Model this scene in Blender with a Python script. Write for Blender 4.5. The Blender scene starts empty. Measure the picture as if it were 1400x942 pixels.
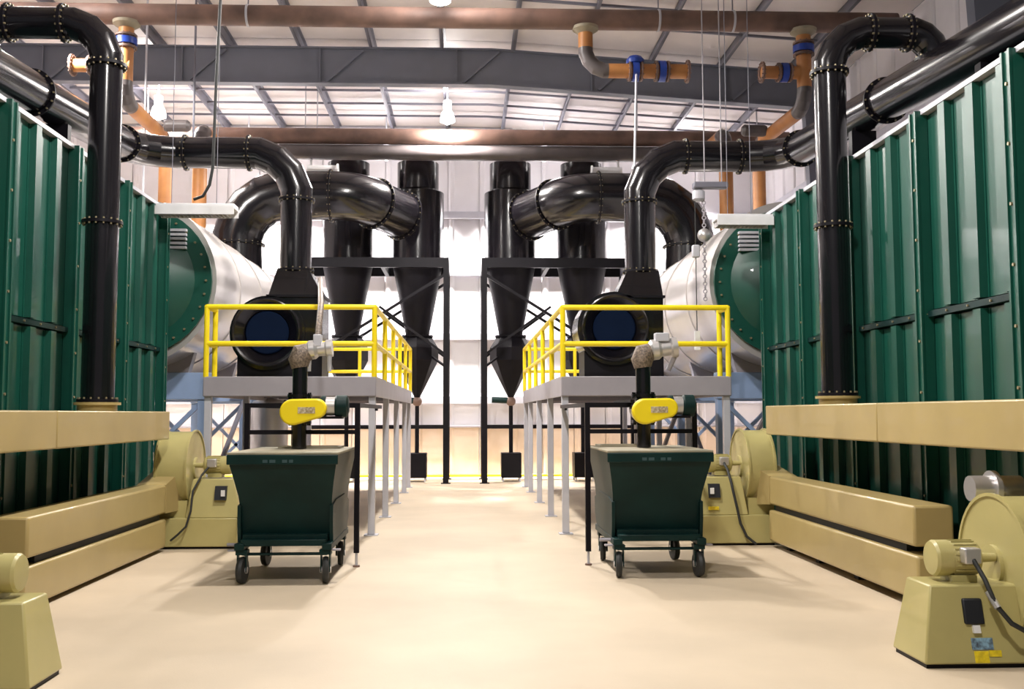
import bpy, math, random
from mathutils import Vector, Matrix
random.seed(4)
scene = bpy.context.scene
COL = scene.collection
PI = math.pi

# ------------------------------------------------------------------ camera
F = 1400.0
cam = bpy.data.cameras.new('camera')
cam.sensor_fit = 'HORIZONTAL'
cam.sensor_width = 36.0
cam.lens = 36.0 * F / 1400.0
cam.shift_x = 12.5 / 1400.0
cam.shift_y = -12.5 / 1400.0
cam.clip_end = 200
cam_o = bpy.data.objects.new('camera', cam)
COL.objects.link(cam_o)
cam_o.location = (0, 0, 1.75)
cam_o.rotation_euler = (math.radians(90 + 4.39), math.radians(0.12), math.radians(-2.1))
scene.camera = cam_o

# ------------------------------------------------------------------ world / exposure
w = bpy.data.worlds.new('world'); scene.world = w
w.use_nodes = True
w.node_tree.nodes['Background'].inputs[0].default_value = (0.93, 0.94, 1.0, 1)
w.node_tree.nodes['Background'].inputs[1].default_value = 0.12
vs = scene.view_settings
vs.view_transform = 'Standard'
vs.look = 'None'
vs.gamma = 1.0
vs.use_curve_mapping = False
vs.exposure = 0.5
LAMP_W = 1500.0      # down light of one high bay lamp
UP_W = 160.0         # light that its prismatic lens sends upward

# ------------------------------------------------------------------ materials
def mat(name, col, rough=0.5, metal=0.0, var=0.12, scale=2.5, col2=None, coat=0.0, emit=0.0, bump=0.0, spec=0.5):
    m = bpy.data.materials.new(name); m.use_nodes = True
    nt = m.node_tree; b = nt.nodes['Principled BSDF']
    b.inputs['Roughness'].default_value = rough
    b.inputs['Metallic'].default_value = metal
    b.inputs['Coat Weight'].default_value = coat
    b.inputs['Specular IOR Level'].default_value = spec
    tc = nt.nodes.new('ShaderNodeTexCoord')
    no = nt.nodes.new('ShaderNodeTexNoise'); no.inputs['Scale'].default_value = scale
    no.inputs['Detail'].default_value = 6
    nt.links.new(tc.outputs['Object'], no.inputs['Vector'])
    rp = nt.nodes.new('ShaderNodeValToRGB')
    c2 = col2 if col2 else tuple(c * (1 - var) for c in col)
    rp.color_ramp.elements[0].position = 0.35; rp.color_ramp.elements[1].position = 0.65
    rp.color_ramp.elements[0].color = (*c2, 1); rp.color_ramp.elements[1].color = (*col, 1)
    nt.links.new(no.outputs['Fac'], rp.inputs['Fac'])
    nt.links.new(rp.outputs['Color'], b.inputs['Base Color'])
    if bump:
        n2 = nt.nodes.new('ShaderNodeTexNoise'); n2.inputs['Scale'].default_value = 60
        nt.links.new(tc.outputs['Object'], n2.inputs['Vector'])
        bp = nt.nodes.new('ShaderNodeBump'); bp.inputs['Strength'].default_value = bump
        bp.inputs['Distance'].default_value = 0.01
        nt.links.new(n2.outputs['Fac'], bp.inputs['Height'])
        nt.links.new(bp.outputs['Normal'], b.inputs['Normal'])
    if emit:
        b.inputs['Emission Color'].default_value = (*col, 1)
        b.inputs['Emission Strength'].default_value = emit
    return m

M = {}
M['floor'] = mat('concrete', (0.56, 0.46, 0.335), 0.6, var=0.16, scale=0.6, bump=0.08)
M['wall'] = mat('white_sheet', (0.80, 0.78, 0.82), 0.5, var=0.04)
M['wain'] = mat('beige_sheet', (0.74, 0.60, 0.50), 0.5, var=0.08)
M['girt'] = mat('girt_steel', (0.62, 0.62, 0.70), 0.5)
M['roof'] = mat('roof_sheet', (0.72, 0.67, 0.66), 0.6, var=0.06)
M['purlin'] = mat('purlin_steel', (0.17, 0.17, 0.21), 0.5)
M['rafter'] = mat('rafter_paint', (0.15, 0.16, 0.20), 0.5, var=0.08)
M['green'] = mat('green_paint', (0.004, 0.070, 0.048), 0.38, var=0.2, scale=1.2, coat=0.1)
M['dkgreen'] = mat('dark_green_paint', (0.003, 0.024, 0.023), 0.45, var=0.3, spec=0.2)
M['beige'] = mat('khaki_paint', (0.40, 0.305, 0.125), 0.38, var=0.10, scale=1.5, coat=0.2)
M['khaki2'] = mat('pale_khaki_paint', (0.44, 0.385, 0.155), 0.36, var=0.08, coat=0.2)
M['black'] = mat('black_gloss', (0.006, 0.005, 0.007), 0.20, var=0.3, coat=0.25)
M['blackm'] = mat('black_satin', (0.006, 0.005, 0.008), 0.45, var=0.3, spec=0.18)
M['yellow'] = mat('yellow_paint', (0.88, 0.68, 0.008), 0.38, var=0.06)
M['grey'] = mat('grey_steel', (0.32, 0.30, 0.33), 0.45, var=0.1)
M['lgrey'] = mat('light_grey_steel', (0.50, 0.50, 0.55), 0.4, var=0.1)
M['alu'] = mat('aluminium', (0.62, 0.60, 0.60), 0.32, metal=0.7, var=0.1)
M['drum'] = mat('drum_cladding', (0.66, 0.62, 0.60), 0.28, metal=0.55, var=0.10, scale=1.0)
M['rust'] = mat('brown_pipe', (0.22, 0.13, 0.10), 0.55, col2=(0.12, 0.075, 0.06), scale=2.0)
M['orange'] = mat('orange_pipe', (0.52, 0.23, 0.07), 0.5, col2=(0.40, 0.16, 0.05), scale=2.0)
M['dpipe'] = mat('dark_pipe', (0.10, 0.085, 0.085), 0.4, var=0.3)
M['blue'] = mat('blue_paint', (0.02, 0.06, 0.36), 0.35)
M['bsteel'] = mat('pale_blue_steel', (0.30, 0.42, 0.66), 0.45)
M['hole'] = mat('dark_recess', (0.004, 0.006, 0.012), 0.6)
M['inlet_shade'] = mat('painted_inlet_shade', (0.004, 0.010, 0.030), 0.7, spec=0.05)  # shade of the deep fan inlet, put into the colour
M['bolt'] = mat('bolt_zinc', (0.30, 0.25, 0.15), 0.4, metal=0.5)
M['dust'] = mat('dusty_lid', (0.36, 0.31, 0.22), 0.7, col2=(0.24, 0.23, 0.17))
M['rubber'] = mat('rubber', (0.02, 0.022, 0.022), 0.6)
M['mesh'] = mat('braided_sleeve', (0.26, 0.20, 0.15), 0.5, col2=(0.08, 0.06, 0.05), scale=40, bump=0.6)
M['lamp'] = mat('lamp_glass', (1.0, 0.97, 0.93), 0.4, var=0.0, emit=14.0)
M['lampref'] = mat('lamp_reflector', (0.95, 0.93, 0.93), 0.4, var=0.0, emit=3.0)
M['tube'] = mat('luminaire_white', (0.8, 0.8, 0.82), 0.4)
M['white'] = mat('white_plastic', (0.8, 0.8, 0.8), 0.4)
M['stick_b'] = mat('sticker_blue', (0.25, 0.42, 0.55), 0.4, col2=(0.05, 0.06, 0.08), scale=30)
M['stick_y'] = mat('sticker_yellow', (0.85, 0.66, 0.02), 0.4, col2=(0.6, 0.45, 0.02), scale=30)
M['stencil'] = mat('faded_stencil', (0.03, 0.07, 0.08), 0.5)
M['plate'] = mat('rating_plate', (0.60, 0.52, 0.38), 0.4, col2=(0.25, 0.18, 0.08), scale=45)

# corrugated relief for the far sheets is real geometry (ribs); floor gets faint joints
nt = M['floor'].node_tree

# ------------------------------------------------------------------ mesh helper
ORIG = {}
def V(*a): return Vector(a)
def frame(t):
    t = t.normalized()
    a = Vector((0, 0, 1)) if abs(t.z) < 0.9 else Vector((1, 0, 0))
    u = t.cross(a).normalized(); v = t.cross(u).normalized()
    return u, v

class MB:
    def __init__(s): s.v = []; s.f = []
    def add(s, vs, fs):
        o = len(s.v); s.v += [Vector(p) for p in vs]; s.f += [tuple(i + o for i in f) for f in fs]; return s
    def hexa(s, p):   # 8 points: bottom loop 4, top loop 4
        return s.add(p, [(0,3,2,1),(4,5,6,7),(0,1,5,4),(1,2,6,5),(2,3,7,6),(3,0,4,7)])
    def box(s, x0, x1, y0, y1, z0, z1):
        return s.hexa([(x0,y0,z0),(x1,y0,z0),(x1,y1,z0),(x0,y1,z0),(x0,y0,z1),(x1,y0,z1),(x1,y1,z1),(x0,y1,z1)])
    def prism(s, a, b):
        n = len(a)
        return s.add(list(a) + list(b), [tuple(range(n)), tuple(range(2*n-1, n-1, -1))] + [(i, (i+1) % n, n+(i+1) % n, n+i) for i in range(n)])
    def bar(s, p0, p1, wd, ht, up=(0,0,1)):
        p0 = Vector(p0); p1 = Vector(p1); t = (p1-p0).normalized(); up = Vector(up)
        if abs(t.dot(up)) > 0.95: up = Vector((0,1,0))
        sd = t.cross(up).normalized(); u2 = sd.cross(t).normalized()
        q = [(-1,-1),(1,-1),(1,1),(-1,1)]
        a = [p0 + sd*(i*wd/2) + u2*(j*ht/2) for i, j in q]; b = [p1 + sd*(i*wd/2) + u2*(j*ht/2) for i, j in q]
        return s.prism(a, b)
    def tube(s, path, r, n=24, caps=True):
        path = [Vector(p) for p in path]
        rr = r if isinstance(r, (list, tuple)) else [r]*len(path)
        u = v = None; vs = []; t_prev = None
        for i, p in enumerate(path):
            ti = (path[i]-path[i-1]).normalized() if i else (path[1]-path[0]).normalized()
            to = (path[i+1]-path[i]).normalized() if i < len(path)-1 else ti
            if u is None: u, v = frame(ti)
            b = (ti+to).normalized(); d = ti.dot(b)
            for k in range(n):
                a = 2*PI*k/n; o = (u*math.cos(a)+v*math.sin(a))*rr[i]
                vs.append(p + o - ti*(o.dot(b)/d))
            q = ti.rotation_difference(to); u = q @ u; v = q @ v
        fs = []
        for i in range(len(path)-1):
            for k in range(n):
                fs.append((i*n+k, i*n+(k+1) % n, (i+1)*n+(k+1) % n, (i+1)*n+k))
        if caps: fs += [tuple(range(n-1, -1, -1)), tuple(range((len(path)-1)*n, len(path)*n))]
        return s.add(vs, fs)
    def cyl(s, p0, p1, r, r1=None, n=24): return s.tube([p0, p1], [r, r if r1 is None else r1], n)
    def lathe(s, prof, o, axis=(0,0,1), n=32, closed=False):   # prof: (radius, height)
        o = Vector(o); t = Vector(axis).normalized(); u, v = frame(t); vs = []; m = len(prof)
        for r, h in prof:
            for k in range(n):
                a = 2*PI*k/n; vs.append(o + t*h + (u*math.cos(a)+v*math.sin(a))*max(r, 1e-4))
        fs = [(i*n+k, i*n+(k+1) % n, (i+1)*n+(k+1) % n, (i+1)*n+k) for i in range(m-1) for k in range(n)]
        if closed: fs += [((m-1)*n+k, (m-1)*n+(k+1) % n, (k+1) % n, k) for k in range(n)]
        else: fs += [tuple(range(n-1, -1, -1)), tuple(range((m-1)*n, m*n))]
        return s.add(vs, fs)
    def ball(s, c, r, n=14):
        return s.lathe([(r*math.sin(PI*i/8), -r*math.cos(PI*i/8)) for i in range(9)], c, (0,0,1), n)
    def flange(s, p, d, r, th=0.035, wd=0.05, nb=14, bolts=True):
        p = Vector(p); d = Vector(d).normalized()
        s.lathe([(r*0.9, -th/2), (r+wd, -th/2), (r+wd, th/2), (r*0.9, th/2)], p, d, 28, True)
        if not bolts: return s
        return s.bolts(p, d, r, th, wd, nb)
    def bolts(s, p, d, r, th=0.035, wd=0.05, nb=14, br=0.012):
        p = Vector(p); d = Vector(d).normalized(); u, v = frame(d)
        for k in range(nb):
            a = 2*PI*k/nb; c = p + (u*math.cos(a)+v*math.sin(a))*(r+wd*0.6)
            s.cyl(c - d*(th/2+0.02), c + d*(th/2+0.02), br, n=6)
        return s
    def build(s, name, m, parent=None, ang=18, bevel=0.0, origin=None, kind=None, label=None):
        o0 = Vector(origin) if origin is not None else (ORIG[parent.name] if parent else Vector((0,0,0)))
        me = bpy.data.meshes.new(name)
        me.from_pydata([tuple(p - o0) for p in s.v], [], s.f)
        import bmesh
        bm = bmesh.new(); bm.from_mesh(me); bmesh.ops.recalc_face_normals(bm, faces=bm.faces); bm.to_mesh(me); bm.free()
        me.materials.append(M[m]); me.shade_smooth(); me.set_sharp_from_angle(angle=math.radians(ang))
        o = bpy.data.objects.new(name, me); COL.objects.link(o)
        if parent: o.parent = parent; ORIG[o.name] = o0
        else: o.location = o0; ORIG[o.name] = o0
        if bevel:
            b = o.modifiers.new('bevel', 'BEVEL'); b.width = bevel; b.segments = 2; b.limit_method = 'ANGLE'; b.angle_limit = math.radians(40)
        if kind: o['kind'] = kind
        if label: o['label'] = label
        return o
def B(*a): return MB().box(*a)

def inst(name, src, parent, off):
    o = bpy.data.objects.new(name, src.data); COL.objects.link(o); o.parent = parent
    o.location = off; ORIG[o.name] = ORIG[parent.name]
    for md in src.modifiers:
        b = o.modifiers.new(md.name, md.type)
        if md.type == 'BEVEL': b.width = md.width; b.segments = md.segments; b.limit_method = 'ANGLE'; b.angle_limit = md.angle_limit
    return o
def thing(name, label, cat, loc, group=None):
    o = bpy.data.objects.new(name, None); COL.objects.link(o); o.empty_display_size = 0.1
    o.location = loc; o['label'] = label; o['category'] = cat; ORIG[o.name] = Vector(loc)
    if group: o['group'] = group
    return o
def tag(o, label, cat, group=None):
    o['label'] = label; o['category'] = cat
    if group: o['group'] = group
    return o

def pipe_run(name, label, cat, pts, r, R, m='black', em=None, fm='blackm', seg=4, n=28, group=None, flw=0.045, flanges=True, ends=(True, True), extra=(), sec='duct_section', parent=None):
    pts = [Vector(p) for p in pts]
    root = parent or thing(name, label, cat, pts[0], group)
    cur = pts[0]; N = len(pts); fl = []
    if ends[0] and flanges: fl.append((pts[0] + (pts[1]-pts[0]).normalized()*0.02, (pts[1]-pts[0])))
    for i in range(1, N):
        if i < N-1:
            ti = (pts[i]-pts[i-1]).normalized(); to = (pts[i+1]-pts[i]).normalized()
            a = ti.angle(to); Rk = R[i-1] if isinstance(R, (list, tuple)) else R; d = Rk*math.tan(a/2)
            a0 = pts[i]-ti*d; a1 = pts[i]+to*d
            c_dir = (to-ti).normalized(); c = pts[i] + c_dir*(Rk/math.cos(a/2))
            MB().tube([cur, a0], r, n).build(sec, m, root)
            ax = ti.cross(to).normalized(); arc = [a0]
            # mitred pieces: vertices of the circumscribed polyline
            st = a/seg
            rad = (a0-c)
            for k in range(seg):
                mid = Matrix.Rotation(st*(k+0.5), 3, ax) @ rad
                arc.append(c + mid/math.cos(st/2))
            arc.append(a1)
            MB().tube(arc, r*1.005, n).build('elbow', em or m, root, ang=14)
            if flanges: fl += [(a0, ti), (a1, to)]
            cur = a1
        else:
            MB().tube([cur, pts[i]], r, n).build(sec, m, root)
            if ends[1] and flanges: fl.append((pts[i]-(pts[i]-pts[i-1]).normalized()*0.02, pts[i]-pts[i-1]))
    for p, d in list(fl) + [(Vector(p), Vector(d)) for p, d in extra]:
        fo = MB().flange(p, d, r, wd=flw, bolts=False).build('flange', fm, root)
        MB().bolts(p, d, r, wd=flw, nb=16 if r < 0.4 else 24).build('bolt_ring', 'bolt', fo, kind='stuff')
    return root
SIDE = {-1: 'left', 1: 'right'}

# ================================================================== THE SETTING
YB = 29.2; XL = -14.0; XR = 8.7; YF = 1.0
fl = MB().box(XL, XR, -6, YB+0.2, -0.2, 0).build('floor', 'floor'); fl['kind'] = 'structure'

def roof_z(x): return 10.05 if x <= 0.6 else 10.05 - 0.065*(x-0.6)
# back wall : backing + sheets + wainscot sheets + girts
wb = B(XL, XR, YB+0.06, YB+0.2, 0, 10.2).build('wall_back', 'wall', origin=(0, YB+0.06, 0)); wb['kind'] = 'structure'
def sheet(h, m, y, z0, pitch=0.9):
    b = MB(); prof = [(0.01, 0), (0.07, -0.035), (0.13, -0.035), (0.19, 0), (pitch-0.01, 0), (pitch-0.01, 0.05), (0.01, 0.05)]
    b.prism([(x, y+yy, z0) for x, yy in prof], [(x, y+yy, z0+h) for x, yy in prof])
    return b
n = int((XR-XL)/0.9)
s0 = sheet(8.6, 'wall', YB, 1.42).build('wall_sheet', 'wall', wb, origin=(0, YB+0.06, 0)); s0.location = (XL, 0, 0)
s1 = sheet(1.38, 'wain', YB-0.02, 0.0).build('wainscot_sheet', 'wain', wb, origin=(0, YB+0.06, 0)); s1.location = (XL, 0, 0)
for k in range(1, n):
    inst('wall_sheet', s0, wb, (XL+0.9*k, 0, 0)); inst('wainscot_sheet', s1, wb, (XL+0.9*k, 0, 0))
for z, h in ((7.45, 0.2), (5.75, 0.12), (3.95, 0.2), (2.15, 0.22), (1.40, 0.06)):
    B(XL+0.02, XR-0.02, YB-0.16, YB-0.03, z-h/2, z+h/2).build('girt', 'girt' if z > 1.5 else 'grey', wb, bevel=0.01)
# side walls
for nm, X, sg, top in (('wall_right', XR, 1, 9.55), ('wall_left', XL, -1, 10.07)):
    wr = B(X if sg > 0 else X-0.15, X+0.15 if sg > 0 else X, YF, YB+0.2, 0, top).build(nm, 'wall', origin=(X, 0, 0)); wr['kind'] = 'structure'
    b = MB(); pr = [(0.01, 0.03), (0.07, 0.07), (0.13, 0.07), (0.19, 0.03), (0.89, 0.03), (0.89, -0.02), (0.01, -0.02)]
    b.prism([(X-sg*xx, YF+yy, 0.02) for yy, xx in pr], [(X-sg*xx, YF+yy, top-0.02) for yy, xx in pr])
    p0 = b.build('wall_sheet', 'wall', wr)
    for k in range(1, 31): inst('wall_sheet', p0, wr, (0, 0.9*k, 0))
    for z in (2.15, 3.95, 5.75, 7.45):
        B(X-sg*0.08-(0.12 if sg > 0 else 0), X-sg*0.08+(0 if sg > 0 else 0.12), YF, YB-0.2, z-0.1, z+0.1).build('girt', 'girt', wr)
# ceiling
ce = MB().prism([(XL, YF, 10.1), (0.6, YF, 10.1), (XR, YF, roof_z(XR)+0.05), (XR, YF, 10.4), (XL, YF, 10.4)],
                [(XL, YB+0.2, 10.1), (0.6, YB+0.2, 10.1), (XR, YB+0.2, roof_z(XR)+0.05), (XR, YB+0.2, 10.4), (XL, YB+0.2, 10.4)]).build('ceiling', 'roof', origin=(0, 15, 9.8)); ce['kind'] = 'structure'
px = [-0.50 + 1.57*k for k in range(-8, 6)]
for i, x in enumerate(px):
    z = roof_z(x)
    b = MB(); b.box(x-0.012, x+0.012, YF, YB, z-0.2, z+0.04); b.box(x-0.06, x, YF, YB, z-0.2, z-0.18); b.box(x, x+0.07, YF, YB, z-0.0, z+0.03)
    b.build('purlin', 'purlin', ce)
    x2 = px[i+1] if i+1 < len(px) else XR
    za, zb = roof_z(x+0.03), roof_z(x2-0.03)
    for y0, y1 in ((YF, 8), (8.02, 15.1), (15.12, 22.3), (22.32, YB-0.02)):
        MB().hexa([(x+0.03,y0,za+0.02),(x2-0.03,y0,zb+0.02),(x2-0.03,y1,zb+0.02),(x+0.03,y1,za+0.02),
                   (x+0.03,y0,za+0.045),(x2-0.03,y0,zb+0.045),(x2-0.03,y1,zb+0.045),(x+0.03,y1,za+0.045)]).build('roof_panel', 'roof', ce)
for y in (19.6, 20.6, 25.5, 26.6, 27.7, 13, 11):
    b = MB(); b.bar((XL+.1, y, 9.93), (0.6, y, 9.93), 0.05, 0.05); b.bar((0.6, y, 9.93), (XR-.1, y, roof_z(XR)-0.09), 0.05, 0.05)
    b.build('bridging', 'purlin', ce)
for y in (7.2, 14.8, 22.35):
    b = MB()
    for xa, xb in ((XL+.05, 0.6), (0.6, XR-0.1)):
        z0, z1 = roof_z(xa)-0.18, roof_z(xb)-0.18
        b.hexa([(xa,y-0.01,z0-0.80),(xb,y-0.01,z1-0.80),(xb,y+0.01,z1-0.80),(xa,y+0.01,z0-0.80),(xa,y-0.01,z0),(xb,y-0.01,z1),(xb,y+0.01,z1),(xa,y+0.01,z0)])
        for dz in (0.0, -0.80):
            b.hexa([(xa,y-0.12,z0+dz-0.03),(xb,y-0.12,z1+dz-0.03),(xb,y+0.12,z1+dz-0.03),(xa,y+0.12,z0+dz-0.03),(xa,y-0.12,z0+dz),(xb,y-0.12,z1+dz),(xb,y+0.12,z1+dz),(xa,y+0.12,z0+dz)])
    ra = b.build('rafter', 'rafter', ce)
    for k in range(-4, 4):
        x = -0.2 + 3.02*k; z = roof_z(x)-0.21
        B(x-0.012, x+0.012, y-0.1, y+0.1, z-0.76, z).build('stiffener', 'rafter', ra)
        MB().bar((x+0.15, y-0.05, z-0.74), (x+0.95, y-0.06, z-0.03), 0.05, 0.05).build('flange_brace', 'rafter', ra)
for i, y in enumerate((7.2, 14.8, 22.35)):
    t = MB(); t.hexa([(8.0,y-0.12,0),(8.5,y-0.12,0),(8.5,y+0.12,0),(8.0,y+0.12,0),(7.6,y-0.12,8.6),(8.5,y-0.12,8.6),(8.5,y+0.12,8.6),(7.6,y+0.12,8.6)])
    o = t.build('trim_%d' % (i+1), 'rafter', origin=(8, y, 0)); o['kind'] = 'structure'

# ================================================================== LAMPS
def lamp(x, y, label, z=9.05, power=1.0, cone=165):
    t = thing('high_bay_lamp', label, 'lamp', (x, y, z), 'high bay lamps')
    zr = roof_z(x)
    MB().cyl((x, y, z+0.52), (x, y, zr+0.02), 0.02, n=8).build('stem', 'lgrey', t)
    MB().lathe([(0.07, 0.30), (0.11, 0.32), (0.11, 0.52), (0.05, 0.56)], (x, y, z), n=20).build('ballast', 'lgrey', t)
    MB().lathe([(0.09, 0.30), (0.15, 0.22), (0.185, 0.08), (0.19, 0.0), (0.175, 0.0), (0.165, 0.08), (0.13, 0.2), (0.08, 0.28)], (x, y, z), n=28, closed=True).build('reflector', 'lampref', t)
    MB().lathe([(0.03, 0.28), (0.09, 0.15), (0.10, 0.02), (0.06, -0.06), (0.0, -0.08)], (x, y, z), n=16).build('bulb', 'lamp', t)
    l = bpy.data.lights.new('lamp_light', 'SPOT'); l.energy = LAMP_W*power; l.spot_size = math.radians(cone); l.spot_blend = 0.25
    l.shadow_soft_size = 0.22; l.color = (1.0, 0.95, 0.90)
    o = bpy.data.objects.new('lamp_light', l); COL.objects.link(o); o.parent = t; o.location = (0, 0, -0.12)
    l = bpy.data.lights.new('lamp_uplight', 'POINT'); l.energy = UP_W*(power if cone > 150 else 0.12); l.shadow_soft_size = 0.15; l.color = (1.0, 0.94, 0.90)
    o = bpy.data.objects.new('lamp_uplight', l); COL.objects.link(o); o.parent = t; o.location = (0.0, -0.3, 0.45)
for y, lb in ((25.2, 'high bay lamp glowing beyond the grey roof beam, on the aisle centre line'), (17.7, 'high bay lamp cut off by the top edge of the photo, over the aisle'),
              (10.2, 'high bay lamp over the front of the aisle, between the two black risers'), (2.8, 'high bay lamp nearest the viewer, over the aisle')):
    lamp(-0.45, y, lb)
lamp(-7.55, 25.0, 'high bay lamp shining beside the left brown pipe, over the left drum')
lamp(-7.55, 17.5, 'high bay lamp above the back of the left green dryer')
for x, lb in ((-6.0, 'added wall-washing lamp hidden behind the far header pipes, above the left drum'), (-2.2, 'added wall-washing lamp hidden behind the far header pipes, above the left cyclones'),
              (2.2, 'added wall-washing lamp hidden behind the far header pipes, above the right cyclones'), (6.0, 'added wall-washing lamp hidden behind the far header pipes, above the right drum')):
    lamp(x, 28.1, lb, z=8.85, power=3.2 if x < 5 else 1.0, cone=104)  # hidden lamps added only to brighten the back wall

# ================================================================== GREEN DRYERS
XW = 4.75; DY0 = 4.0
def dryer(s):
    DY1, TZ = (16.06, 4.98) if s < 0 else (15.82, 4.86)
    t = thing('dryer_housing', 'tall ribbed green steel dryer housing along the %s side' % SIDE[s], 'dryer', (s*XW, DY1, 0), 'green dryers')
    B(*sorted((s*4.82, s*7.0)), DY0, DY1-0.02, 0.05, TZ-0.07).build('body', 'dkgreen', t)
    ylist = []
    y = DY1 - 0.16
    tiers = ((0.15, 2.70), (2.80, TZ-0.06))
    pitch = 0.56
    protos = {}
    def panel(y0, z0, z1, key):
        if key in protos:
            return inst('panel', protos[key][0], t, (0, y0-protos[key][1], 0))
        b = MB(); pr = [(0.01, 0.0), (0.04, 0.0), (0.05, 0.07), (0.19, 0.07), (0.20, 0.0), (pitch-0.01, 0.0), (pitch-0.01, -0.06), (0.01, -0.06)]
        b.prism([(s*(XW-xx), y0+yy, z0) for yy, xx in pr], [(s*(XW-xx), y0+yy, z1) for yy, xx in pr])
        o = b.build('panel', 'green', t, ang=10); protos[key] = (o, y0); return o
    def post(y0):
        if 'post' in protos:
            o = inst('post', protos['post'][0], t, (0, y0-protos['post'][1], 0)); c = inst('bolt_row', protos['bolt'][0], o, (0, 0, 0)); c['kind'] = 'stuff'; return
        b = MB(); b.box(*sorted((s*XW, s*(XW-0.13))), y0, y0+0.03, 0.1, TZ-0.01); b.box(*sorted((s*XW, s*(XW-0.13))), y0+0.12, y0+0.15, 0.1, TZ-0.01)
        b.box(*sorted((s*(XW-0.11), s*(XW-0.10))), y0, y0+0.15, 0.1, TZ-0.01)
        o = b.build('post', 'green', t)
        b2 = MB()
        for k in range(9):
            z = 0.4+0.52*k
            b2.cyl((s*(XW-0.10), y0+0.075, z), (s*(XW-0.13), y0+0.075, z), 0.016, n=6)
        c = b2.build('bolt_row', 'bolt', o, kind='stuff'); protos['post'] = (o, y0); protos['bolt'] = (c, y0)
    y = DY1-0.16
    while y > DY0+0.5:
        post(y)
        for k in range(3):
            y0 = y - pitch*(k+1)
            for q, (z0, z1) in enumerate(tiers): panel(y0, z0, z1, q)
        y -= 3*pitch + 0.15
    B(*sorted((s*(XW-0.06), s*(XW+0.05))), DY0, DY1, 2.72, 2.78).build('seam_band', 'dkgreen', t)
    B(*sorted((s*(XW-0.07), s*(XW+0.3))), DY0, DY1, TZ-0.05, TZ).build('top_rim', 'lgrey', t)
    B(*sorted((s*(XW+0.02), s*7.0)), DY0, DY1-0.05, 0.0, 0.06).build('base', 'blackm', t)
    b = MB()
    for k in range(28):
        yy = DY0+0.3+k*0.42
        b.cyl((s*(XW-0.05), yy, 2.75), (s*(XW-0.075), yy, 2.75), 0.012, n=6)
    b.build('seam_bolts', 'bolt', t, kind='stuff')
for s in (-1, 1): dryer(s)

# ================================================================== KHAKI DUCTS
for s in (-1, 1):
    sd = SIDE[s]
    t = thing('air_plenum', 'long khaki air duct at eye height along the %s green dryer, carrying the black riser' % sd, 'duct', (s*4.3, 13.5, 1.47), 'khaki plenums')
    X0, X1 = (4.0, 4.58) if s > 0 else (3.85, 4.50)
    zb, zt = (1.47, 1.85) if s > 0 else (1.43, 1.79)
    rx = 4.34 if s > 0 else 4.17
    B(*sorted((s*X0, s*X1)), 9.86, 13.55, zb, zt).build('duct_section', 'beige', t, bevel=0.015)
    B(*sorted((s*X0, s*X1)), 5.0, 9.85, zb, zt).build('duct_section', 'beige', t, bevel=0.015)
    MB().lathe([(0.215, zt), (0.215, zt+0.07), (0.255, zt+0.07), (0.255, zt+0.10), (0.2, zt+0.10)], (s*rx, 11.8, 0)).build('collar', 'beige', t)
    for y in (12.8, 10.6, 8.4, 6.2):
        B(*sorted((s*(X1-0.1), s*4.68)), y, y+0.1, 1.5, 1.6).build('bracket', 'blackm', t)
    yn = 9.1 if s > 0 else 9.28
    dz = 0.0 if s > 0 else -0.075
    t = thing('supply_duct', 'upper of the two stacked khaki floor ducts, %s side, running from the fan' % sd, 'duct', (s*4.18, 11, 0.56), 'khaki floor ducts')
    B(*sorted((s*X0, s*(X0+0.37))), yn, 13.45, 0.56+dz, 0.925+dz).build('duct_section', 'beige', t, bevel=0.025)
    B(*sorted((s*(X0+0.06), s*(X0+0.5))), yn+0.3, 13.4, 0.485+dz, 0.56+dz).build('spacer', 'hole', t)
    t = thing('return_duct', 'lowest khaki floor duct under the other duct, %s side' % sd, 'duct', (s*4.25, 11, 0.0), 'khaki floor ducts')
    B(*sorted((s*X0, s*(X0+0.5))), yn-0.05, 13.5, 0.085+dz/2, 0.485+dz).build('duct_section', 'beige', t, bevel=0.025)
    for y in (9.6, 10.8, 12.0, 13.1):
        B(*sorted((s*(X0+0.14), s*(X0+0.45))), y, y+0.12, 0.0, 0.085+dz/2).build('foot', 'blackm', t)

# ================================================================== DRYER FANS
def motor(b_parent, x, y, z, s, L=0.36, r=0.13, m='khaki2'):
    """motor, axis along X, fan cover end towards the aisle (-s)"""
    mo = MB().lathe([(r*0.86, 0.0), (r*0.95, 0.02), (r*0.95, L*0.62), (r*0.85, L*0.66), (r*0.5, L*0.7), (0.035, L*0.72), (0.03, L)], (x, y, z), (s, 0, 0), 24).build('motor', m, b_parent)
    MB().lathe([(r*0.35, -0.06), (r*0.9, -0.05), (r*1.0, -0.03), (r*1.0, L*0.16), (r*0.9, L*0.18)], (x, y, z), (s, 0, 0), 24).build('fan_cover', m, mo)
    b = MB()
    for k in range(20):
        a = 2*PI*k/20
        c = Vector((x+s*L*0.4, y+math.cos(a)*r*0.98, z+math.sin(a)*r*0.98))
        b.bar(c-Vector((L*0.2, 0, 0)), c+Vector((L*0.2, 0, 0)), 0.008, 0.008)
    b.build('cooling_fins', m, mo, kind='stuff')
    B(x+s*L*0.4-0.06, x+s*L*0.4+0.06, y-r-0.07, y-r+0.02, z-0.02, z+0.09).build('terminal_box', 'alu', mo, bevel=0.01)
    B(x+s*L*0.35-0.09, x+s*L*0.35+0.09, y-0.10, y+0.10, z-r-0.035, z-r+0.02).build('foot', m, mo)
    return mo

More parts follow.
